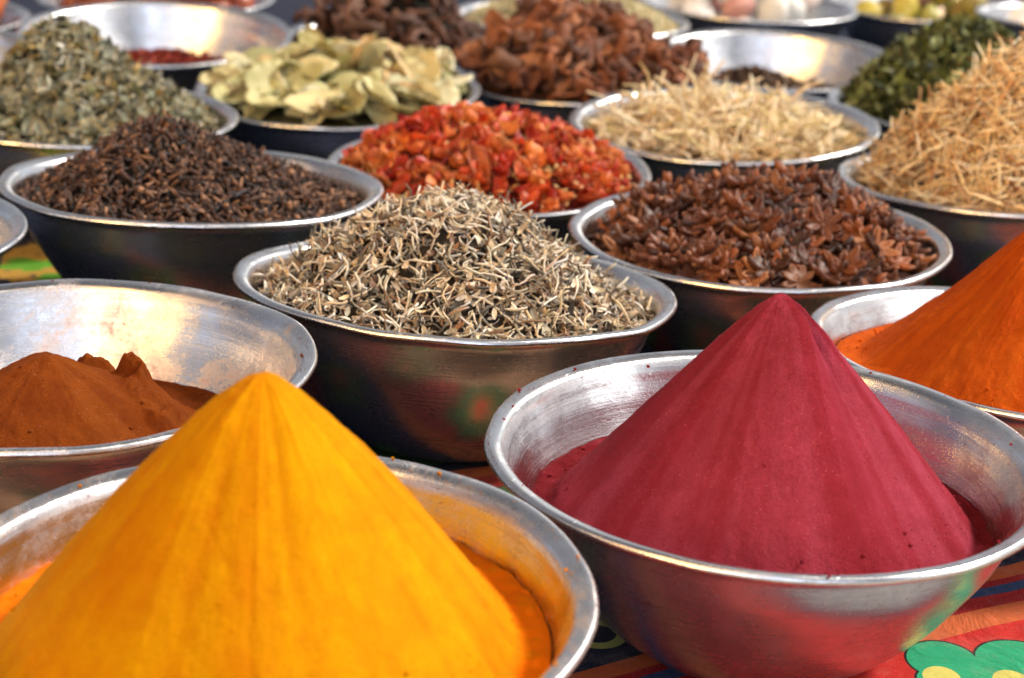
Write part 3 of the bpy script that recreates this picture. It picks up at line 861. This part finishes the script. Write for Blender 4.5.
# ---- star anise
SA = piece_mat('star_anise', [(.075, .022, .010), (.17, .048, .018), (.03, .012, .008), (.34, .10, .032), (.055, .018, .010), (.42, .16, .06), (.035, .012, .008), (.10, .026, .011)], .5, .4, .5, 260, .45, per_object=True)
SAs = piece_mat('star_anise_bits', [(.10, .030, .013), (.15, .048, .020), (.07, .022, .010), (.22, .075, .032)], .5, .4, .5, 260, .45)
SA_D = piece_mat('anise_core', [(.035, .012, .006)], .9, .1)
sa = [star_anise(i) for i in range(8)]
pods = [boat(.013, .007, .0055, .5, 91), boat(.012, .006, .005, .2, 92), boat(.014, .0075, .0055, .7, 93)]
hG = Heap('G', apex_px=(772, 190), ay=.03, ze=.113, e=.85, lump=.004, seed=14)
EXTRA_MATS[:] = []
individuals('star_anise', hG, sa, SA, 400, 300, .36, (.000, .012), 'dark red-brown star anise heaped in the bowl behind the burgundy powder', 'star anise', 'star anise heaped in their bowl',
            'star_anise_heap', 'broken star anise pods filling the bowl beneath the whole stars', 'star anise', SA_D, SAs, extra=[(pods, 500, .8, (-.004, .001), 1, .9, 1.2)], flip=False, lo=1.2, hi=1.55)
# ---- bay leaves
BAY = piece_mat('bay_leaf', [(.56, .52, .24), (.70, .62, .34), (.42, .38, .15), (.60, .40, .18), (.76, .70, .46), (.25, .24, .08), (.66, .56, .28)], .55, .35, .25, 90, .25, .2, per_object=True)
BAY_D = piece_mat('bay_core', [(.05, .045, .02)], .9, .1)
bl = [leafbit(random.uniform(.070, .102), random.uniform(.038, .054), random.uniform(-1.2, 1.8), random.uniform(.05, .7), i+200, 12, 6, .04, .75, .0004) for i in range(9)]
hI = Heap('I', apex_px=(318, 74), ay=.01, ze=.119, e=.9, lump=.005, seed=16)
individuals('bay_leaf', hI, bl, BAY, 170, 140, .36, (0, .018), 'pale olive dried bay leaf heaped in the bowl behind the cloves and chilli', 'bay leaf', 'dried bay leaves heaped in their bowl',
            'bay_leaf_heap', 'crumbled bay leaf fragments at the bottom of the bay leaf heap', 'bay leaves', BAY_D, BAY, tmax=.97, marg=.004)
# ---- bark chips
BK = piece_mat('bark_chip', [(.15, .048, .022), (.26, .090, .038), (.07, .026, .013), (.40, .17, .08), (.18, .055, .022), (.05, .022, .014), (.30, .10, .04)], .7, .3, .5, 120, .45, per_object=True)
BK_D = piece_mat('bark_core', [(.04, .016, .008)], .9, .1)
bk = [curled_chunk(random.uniform(.030, .085), random.uniform(.014, .032), .004, random.uniform(.8, 4.0), i+300) for i in range(10)]
hO = Heap('O', apex_px=(548, 22), ay=.0, ze=.121, e=.9, lump=.008, seed=18)
individuals('bark_chip', hO, bk, BK, 480, 280, .9, (0, .014), 'curled red-brown bark chip piled in the bowl behind the chilli', 'bark chip', 'red-brown bark chips piled in one bowl',
            'bark_chip_heap', 'smaller red-brown bark bits beneath the curled bark chips', 'bark', BK_D, BK, tmax=.97)
# ---- dark curled roots
RT = piece_mat('dark_root', [(.07, .03, .018), (.12, .055, .035), (.045, .02, .013), (.17, .09, .06), (.09, .035, .02)], .65, .3, .5, 120, .4, per_object=True)
rt = [twig(random.uniform(.05, .085), random.uniform(.004, .008), random.uniform(.4, .8), 7, 9, i+400) for i in range(6)]+[curled_chunk(.05, .03, .004, 3.2, 410+i) for i in range(3)]
hW = Heap('W', apex_px=(392, -12), ay=.0, ze=.105, e=.7, lump=.010, seed=20)
individuals('dried_root', hW, rt, RT, 190, 160, .7, (0, .014), 'dark brown twisted dried root piled behind the bay leaves', 'dried root', 'dark twisted roots piled in one bowl',
            'dried_root_heap', 'small dark root bits beneath the twisted roots', 'dried roots', CLV_D, RT)
# ---- orange tan shavings (right)
SH = piece_mat('root_shavings', [(.84, .55, .24), (.90, .70, .38), (.42, .17, .05), (.93, .84, .60), (.70, .36, .13), (.14, .045, .014), (.91, .76, .46), (.85, .60, .28)], .7, .25, .3, 300)
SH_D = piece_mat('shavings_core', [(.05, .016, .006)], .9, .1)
def splint(L, W, T_, bend, seed):
    rr = random.Random(seed); n = 6; pts = []
    V = []; F = []
    ph = rr.uniform(0, 6)
    for i in range(n+1):
        t = i/n-.5; w = W*(1-.8*abs(2*t)**3)*.5; x = t*L; y = bend*L*math.sin(t*3+ph)*.3; z = bend*L*math.cos(t*4+ph)*.3
        V += [(x, y-w, z), (x, y+w, z), (x, y+w*.7, z+T_), (x, y-w*.7, z+T_)]
    for i in range(n):
        for k in range(4):
            k2 = (k+1) % 4; F.append((i*4+k, i*4+k2, i*4+4+k2, i*4+4+k))
    F += [(3, 2, 1, 0), (n*4, n*4+1, n*4+2, n*4+3)]
    return V, F
sp = [splint(random.uniform(.045, .095), random.uniform(.0014, .0034), .0011, random.uniform(.02, .12), i+500) for i in range(10)]
hM = Heap('M', apex_px=(1062, 46), ay=.02, ze=.112, e=.28, lump=.004, seed=22)
stuff_heap('root_shavings_heap', hM, SH_D, [SH], [(sp, 3300, .32, (-.003, .010), 1, .5, 1.15), (sp, 140, .5, (.004, .014), 1, .8, 1.2)], 'overflowing heap of orange-tan shredded root at the right edge', 'root shavings')
# ---- cream straw
ST = piece_mat('cream_straw', [(.76, .56, .34), (.86, .74, .52), (.52, .32, .16), (.88, .80, .58), (.42, .24, .10), (.72, .60, .28), (.80, .66, .42)], .7, .25, .3, 300)
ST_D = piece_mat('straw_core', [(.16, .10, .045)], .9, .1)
sw = [twig(random.uniform(.045, .085), .0013, random.uniform(.1, .6), 4, 8, i+600) for i in range(10)]+[leafbit(.03, .007, 2.5, .7, i+620, 6, 2) for i in range(4)]
hK = Heap('K', apex_px=(675, 116), ay=.02, ze=.106, e=.8, lump=.010, seed=24)
stuff_heap('cream_straw_heap', hK, ST_D, [ST], [([xf(t, Matrix.Scale(1.25, 4)) for t in sw], 1150, .26, (-.001, .009), 1, .6, 1.3), ([twig(.11, .0014, .35, 5, 9, 640+i) for i in range(5)], 60, .28, (.003, .010), 1, .8, 1.3)], 'tangled heap of cream straw stalks behind the star anise', 'straw')
# ---- dark green leaves
DG = piece_mat('dark_green_leaf', [(.030, .042, .010), (.08, .095, .02), (.012, .015, .006), (.17, .20, .05), (.02, .026, .010), (.32, .36, .15), (.06, .05, .015)], .6, .3, .3, 200)
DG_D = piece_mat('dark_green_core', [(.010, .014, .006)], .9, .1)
gl = [leafbit(.030, .0095, random.uniform(1, 3), random.uniform(.3, 1), i+700, 5, 2) for i in range(8)]
hT = Heap('T', apex_px=(955, 28), ay=.03, ze=.118, e=.35, lump=.010, seed=26)
stuff_heap('dark_green_leaf_heap', hT, DG_D, [DG], [(gl, 2600, .9, (-.002, .010), 1, .6, 1.2)], 'heap of dark green crumpled dried leaves at upper right', 'dried leaves')
# ---- pale seeds (top)
FN = piece_mat('pale_seed', [(.50, .42, .22), (.62, .54, .32), (.40, .30, .13), (.70, .64, .44), (.42, .38, .18)], .7, .25)
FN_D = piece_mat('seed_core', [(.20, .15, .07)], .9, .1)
fs = [blob(.0065, .0022, .002, i, 6, 4, .2) for i in range(4)]+[leafbit(.012, .006, 2, .6, i+720, 3, 2) for i in range(3)]
hP = Heap('P', apex_px=(575, -14), ay=.0, ze=.118, e=.6, lump=.004, seed=28)
stuff_heap('pale_seed_heap', hP, FN_D, [FN], [(fs, 4200, .6, (-.001, .004), 1, .8, 1.2)], 'heap of small pale yellow seeds at the top of the picture', 'seeds')
# ---- nearly empty bowls
RB = piece_mat('red_spice_bits', [(.22, .02, .010), (.30, .04, .015), (.14, .012, .008)], .7, .3)
rb = [leafbit(.012, .008, 1.5, .8, i+740, 3, 2) for i in range(4)]
hJ = Heap('J', ay=-.01, az=.078, ze=.066, e=.6, lump=.004, seed=30)
stuff_heap('red_spice_flakes', hJ, piece_mat('red_core', [(.10, .012, .008)], .9, .1), [RB], [(rb, 900, .7, (0, .004), 1, .7, 1.3)], 'thin layer of dark red flakes in the nearly empty far bowl', 'spice flakes')
DB = piece_mat('dark_bits', [(.08, .04, .025), (.14, .08, .05), (.05, .025, .015), (.2, .12, .07)], .7, .3)
hL = Heap('L', ax=-.03, ay=.03, az=.090, ze=.055, e=.6, lump=.010, seed=32)
stuff_heap('dark_spice_bits', hL, CLV_D, [DB], [([xf(t, Matrix.Scale(1.6, 4)) for t in rb], 700, .8, (0, .008), 1, .8, 1.5)], 'low heap of dark brown bits in the shiny bowl behind the cream straw', 'spice bits')
hU = Heap('U', ay=0, az=.085, ze=.080, e=.6, lump=.006, seed=34)
stuff_heap('brown_stalk_bits', hU, HERB_D, [DB, HERB], [(tw1, 1500, .5, (0, .006), 2, .8, 1.3)], 'dull brown stalk bits in the barely visible bowl at the left edge', 'dried herb')
hV = Heap('V', ay=0, az=.085, ze=.080, e=.6, lump=.006, seed=36)
stuff_heap('ochre_bits', hV, HERB_D, [GH], [(lf2, 1500, .5, (0, .006), 1, .8, 1.3)], 'ochre herb bits low in the grey bowl behind the grey-green herb', 'dried herb')

# ---- countable round fruits and lumps in the far bowls
def lumps(k, name, tmpl, mat, n, z0, spread, label, cat, group, seed, lo=.9, hi=1.1, rr=.02):
    r = random.Random(seed); M = FR[k]
    meshes = [tmpl_mesh(name, t, mat) for t in tmpl]
    placed = []
    tries = 0
    while len(placed) < n and tries < 6000:
        tries += 1
        a = r.uniform(0, 6.28); q = spread*math.sqrt(r.random()); x = q*math.cos(a); y = q*math.sin(a)
        z = z0+rr
        for (px, py, pz) in placed:
            d = math.hypot(px-x, py-y)
            if d < rr*1.75: z = max(z, pz+math.sqrt(max(0, (rr*1.8)**2-d*d)))
        if z > z0+rr*6.5*(1-.5*q/spread): continue
        placed.append((x, y, z))
        o = bpy.data.objects.new(name, meshes[r.randrange(len(meshes))]); COL.objects.link(o)
        s = r.uniform(lo, hi)
        o.matrix_world = M @ Matrix.Translation((x, y, z)) @ Quaternion((r.gauss(0, 1), r.gauss(0, 1), r.gauss(0, 1), r.gauss(0, 1))).normalized().to_matrix().to_4x4() @ Matrix.Scale(s, 4)
        tag(o, label, cat, group)
def smooth_fruit(rx, ry, rz, seed, am=.05):
    return blob(rx, ry, rz, seed, 18, 12, am*.25)
ON = piece_mat('orange_brown_fruit', [(.50, .13, .04), (.38, .08, .02), (.60, .22, .08), (.30, .06, .02)], .35, .5, .2, 60, .3, per_object=True)
lumps('X', 'dried_fruit', [smooth_fruit(.026, .025, .022, 1), smooth_fruit(.022, .024, .026, 2)], ON, 70, .10, .128, 'round orange-brown dried fruit in the far bowl behind the shiny empty one', 'dried fruit', 'round fruits in the bowl behind the shiny empty one', 5, rr=.022)
lumps('Y', 'dried_fruit', [smooth_fruit(.030, .029, .026, 1), smooth_fruit(.026, .028, .030, 2)], ON, 60, .10, .128, 'round orange-brown dried fruit in the bowl in the top left corner', 'dried fruit', 'round fruits in the top left corner bowl', 15, rr=.025)
WH = piece_mat('white_lump', [(.72, .70, .64), (.62, .60, .55), (.76, .72, .68), (.45, .22, .18)], .6, .3, .4, 60, .15, per_object=True)
lumps('Q', 'white_lump', [blob(.034, .026, .022, 3, 12, 8, .12), blob(.028, .03, .02, 4, 12, 8, .12), blob(.03, .02, .02, 5, 10, 7, .15)], WH, 26, .07, .115, 'large pale lump heaped in the far bowl at the top right of centre', 'mineral lump', 'pale lumps in the far bowl', 6, rr=.024)
YF = piece_mat('yellow_fruit', [(.50, .40, .06), (.12, .04, .02), (.25, .24, .05), (.08, .05, .03), (.16, .05, .02), (.35, .33, .08)], .45, .4, .3, 60, .3, per_object=True)
lumps('R', 'dried_pod', [smooth_fruit(.034, .018, .016, 7, .2), smooth_fruit(.028, .022, .02, 8, .2)], YF, 34, .06, .115, 'yellow or dark dried pod in the far bowl at the top right', 'dried pod', 'yellow and dark pods in the far bowl', 7, rr=.019)
CRY = piece_mat('white_crystal', [(.80, .80, .80), (.70, .70, .72), (.86, .85, .82)], .4, .5, .4, 80, .1, per_object=True)
lumps('S', 'white_crystal', [blob(.024, .018, .016, 13, 6, 4, .2), blob(.02, .02, .016, 14, 6, 4, .25)], CRY, 60, .08, .125, 'white crystal lump heaped in the bowl in the top right corner', 'crystal', 'white crystals in the corner bowl', 8, rr=.017)

# ------------------------------------------------------------------ camera
cam = bpy.data.cameras.new('camera'); co = bpy.data.objects.new('camera', cam); COL.objects.link(co)
Mc = Matrix([tuple(float(q) for q in row) for row in ((_rt[0], _up[0], -_fw[0], 0), (_rt[1], _up[1], -_fw[1], 0), (_rt[2], _up[2], -_fw[2], CAMH), (0, 0, 0, 1))])
co.matrix_world = Mc
cam.sensor_width = 36; cam.lens = CF/1024*36; cam.clip_end = 200; cam.clip_start = .02
cam.dof.use_dof = True; cam.dof.focus_distance = 1.34; cam.dof.aperture_fstop = 6.6; cam.dof.aperture_blades = 7
scn.camera = co

# ------------------------------------------------------------------ light: daylight from the open sides of a shaded stall
SUN_EL, SUN_AZ = 44, 74      # azimuth from +Y towards +X
w = bpy.data.worlds.new('World'); scn.world = w; w.use_nodes = True
nt = w.node_tree; g = NG(nt); bg = nt.nodes['Background']
sky = g.n('ShaderNodeTexSky'); sky.sky_type = 'NISHITA'; sky.sun_disc = False
sky.sun_elevation = R_(SUN_EL); sky.sun_rotation = R_(SUN_AZ); sky.air_density = 1.; sky.dust_density = 2.
tc = g.n('ShaderNodeTexCoord'); sx = g.n('ShaderNodeSeparateXYZ'); g.L.new(tc.outputs['Generated'], sx.inputs[0])
az = g.m('ARCTAN2', sx.outputs[0], g.m('MULTIPLY', sx.outputs[1], -1.))      # 0 behind the camera, + to the right
f = g.m('ADD', g.m('DIVIDE', az, 2*math.pi), .5)
wob = g.m('MULTIPLY', g.m('SUBTRACT', g.noise(tc.outputs['Generated'], 3., 3), .5), .02)
f = g.m('ADD', f, wob)
def A(deg): return deg/360+.5
D = (.35, .36, .40); DD = (.16, .15, .17)
tint = g.ramp(f, [(0, (.55,)*3), (A(-120), (.35, .37, .42)), (A(-86), DD), (A(-80), (.7, .7, .75)), (A(-62), (.7, .68, .75)), (A(-58), D), (A(-47), (.75, .75, .8)), (A(-42), (.3, .27, .25)),
                  (A(-40), (1., .62, .26)), (A(-35), (1., .72, .38)), (A(-33), (.22, .2, .2)), (A(-20), (.62, .66, .74)), (A(-12), (.3, .3, .33)), (A(6), (.3, .31, .36)), (A(20), (.6, .62, .68)), (A(32), (.3, .3, .33)),
                  (A(60), (.7, .7, .7)), (A(72), (1., .97, .92)), (A(95), (.75, .72, .7)), (A(130), (.7, .7, .7))])
elm = g.ramp(g.m('MAXIMUM', sx.outputs[2], 0.), [(0, (1.5, 1.6, 1.8)), (.3, (1., 1., 1.)), (.72, (1., 1., 1.)), (.86, (.45,)*3), (1., (.4,)*3)])
skyc = g.mix(.62, sky.outputs[0], (1.0*6, .95*6, .88*6, 1))
tint = g.mix(1., tint, (.66, .66, .66, 1), 'MULTIPLY')
def band(c0, hw, soft, colr, t0):
    dd = g.m('ABSOLUTE', g.m('SUBTRACT', f, A(c0)))
    mk = g.maprange(dd, hw/360, (hw+soft)/360, 1., 0., True)
    return g.mix(mk, t0, (*colr, 1))
tint = band(-37.5, 2.2, 2.2, (24., 13.5, 4.), tint)
tint = band(13, 3.5, 2.5, (2.4, 2.65, 3.1), tint)
tint = band(-13, 4.5, 2.5, (3.2, 3.25, 3.3), tint)
tint = band(70, 10, 5, (1.8, 1.75, 1.65), tint)
c = g.mix(1., skyc, tint, 'MULTIPLY'); c = g.mix(1., c, elm, 'MULTIPLY')
sc = g.n('ShaderNodeVectorMath', operation='SCALE'); g.L.new(c, sc.inputs[0]); sc.inputs['Scale'].default_value = 1.85
g.L.new(sc.outputs[0], bg.inputs[0]); bg.inputs[1].default_value = .12
sun = bpy.data.lights.new('sun', 'SUN'); so = bpy.data.objects.new('sun', sun); COL.objects.link(so)
sun.energy = 5.0; sun.angle = R_(8); sun.color = (1, .95, .86)
d = Vector((math.sin(R_(SUN_AZ))*math.cos(R_(SUN_EL)), math.cos(R_(SUN_AZ))*math.cos(R_(SUN_EL)), math.sin(R_(SUN_EL))))
so.rotation_euler = (-d).to_track_quat('-Z', 'Y').to_euler()

scn.view_settings.view_transform = 'Standard'; scn.view_settings.look = 'None'
scn.view_settings.exposure = .14; scn.view_settings.gamma = 1
scn.render.engine = 'CYCLES'
scn.cycles.max_bounces = 8
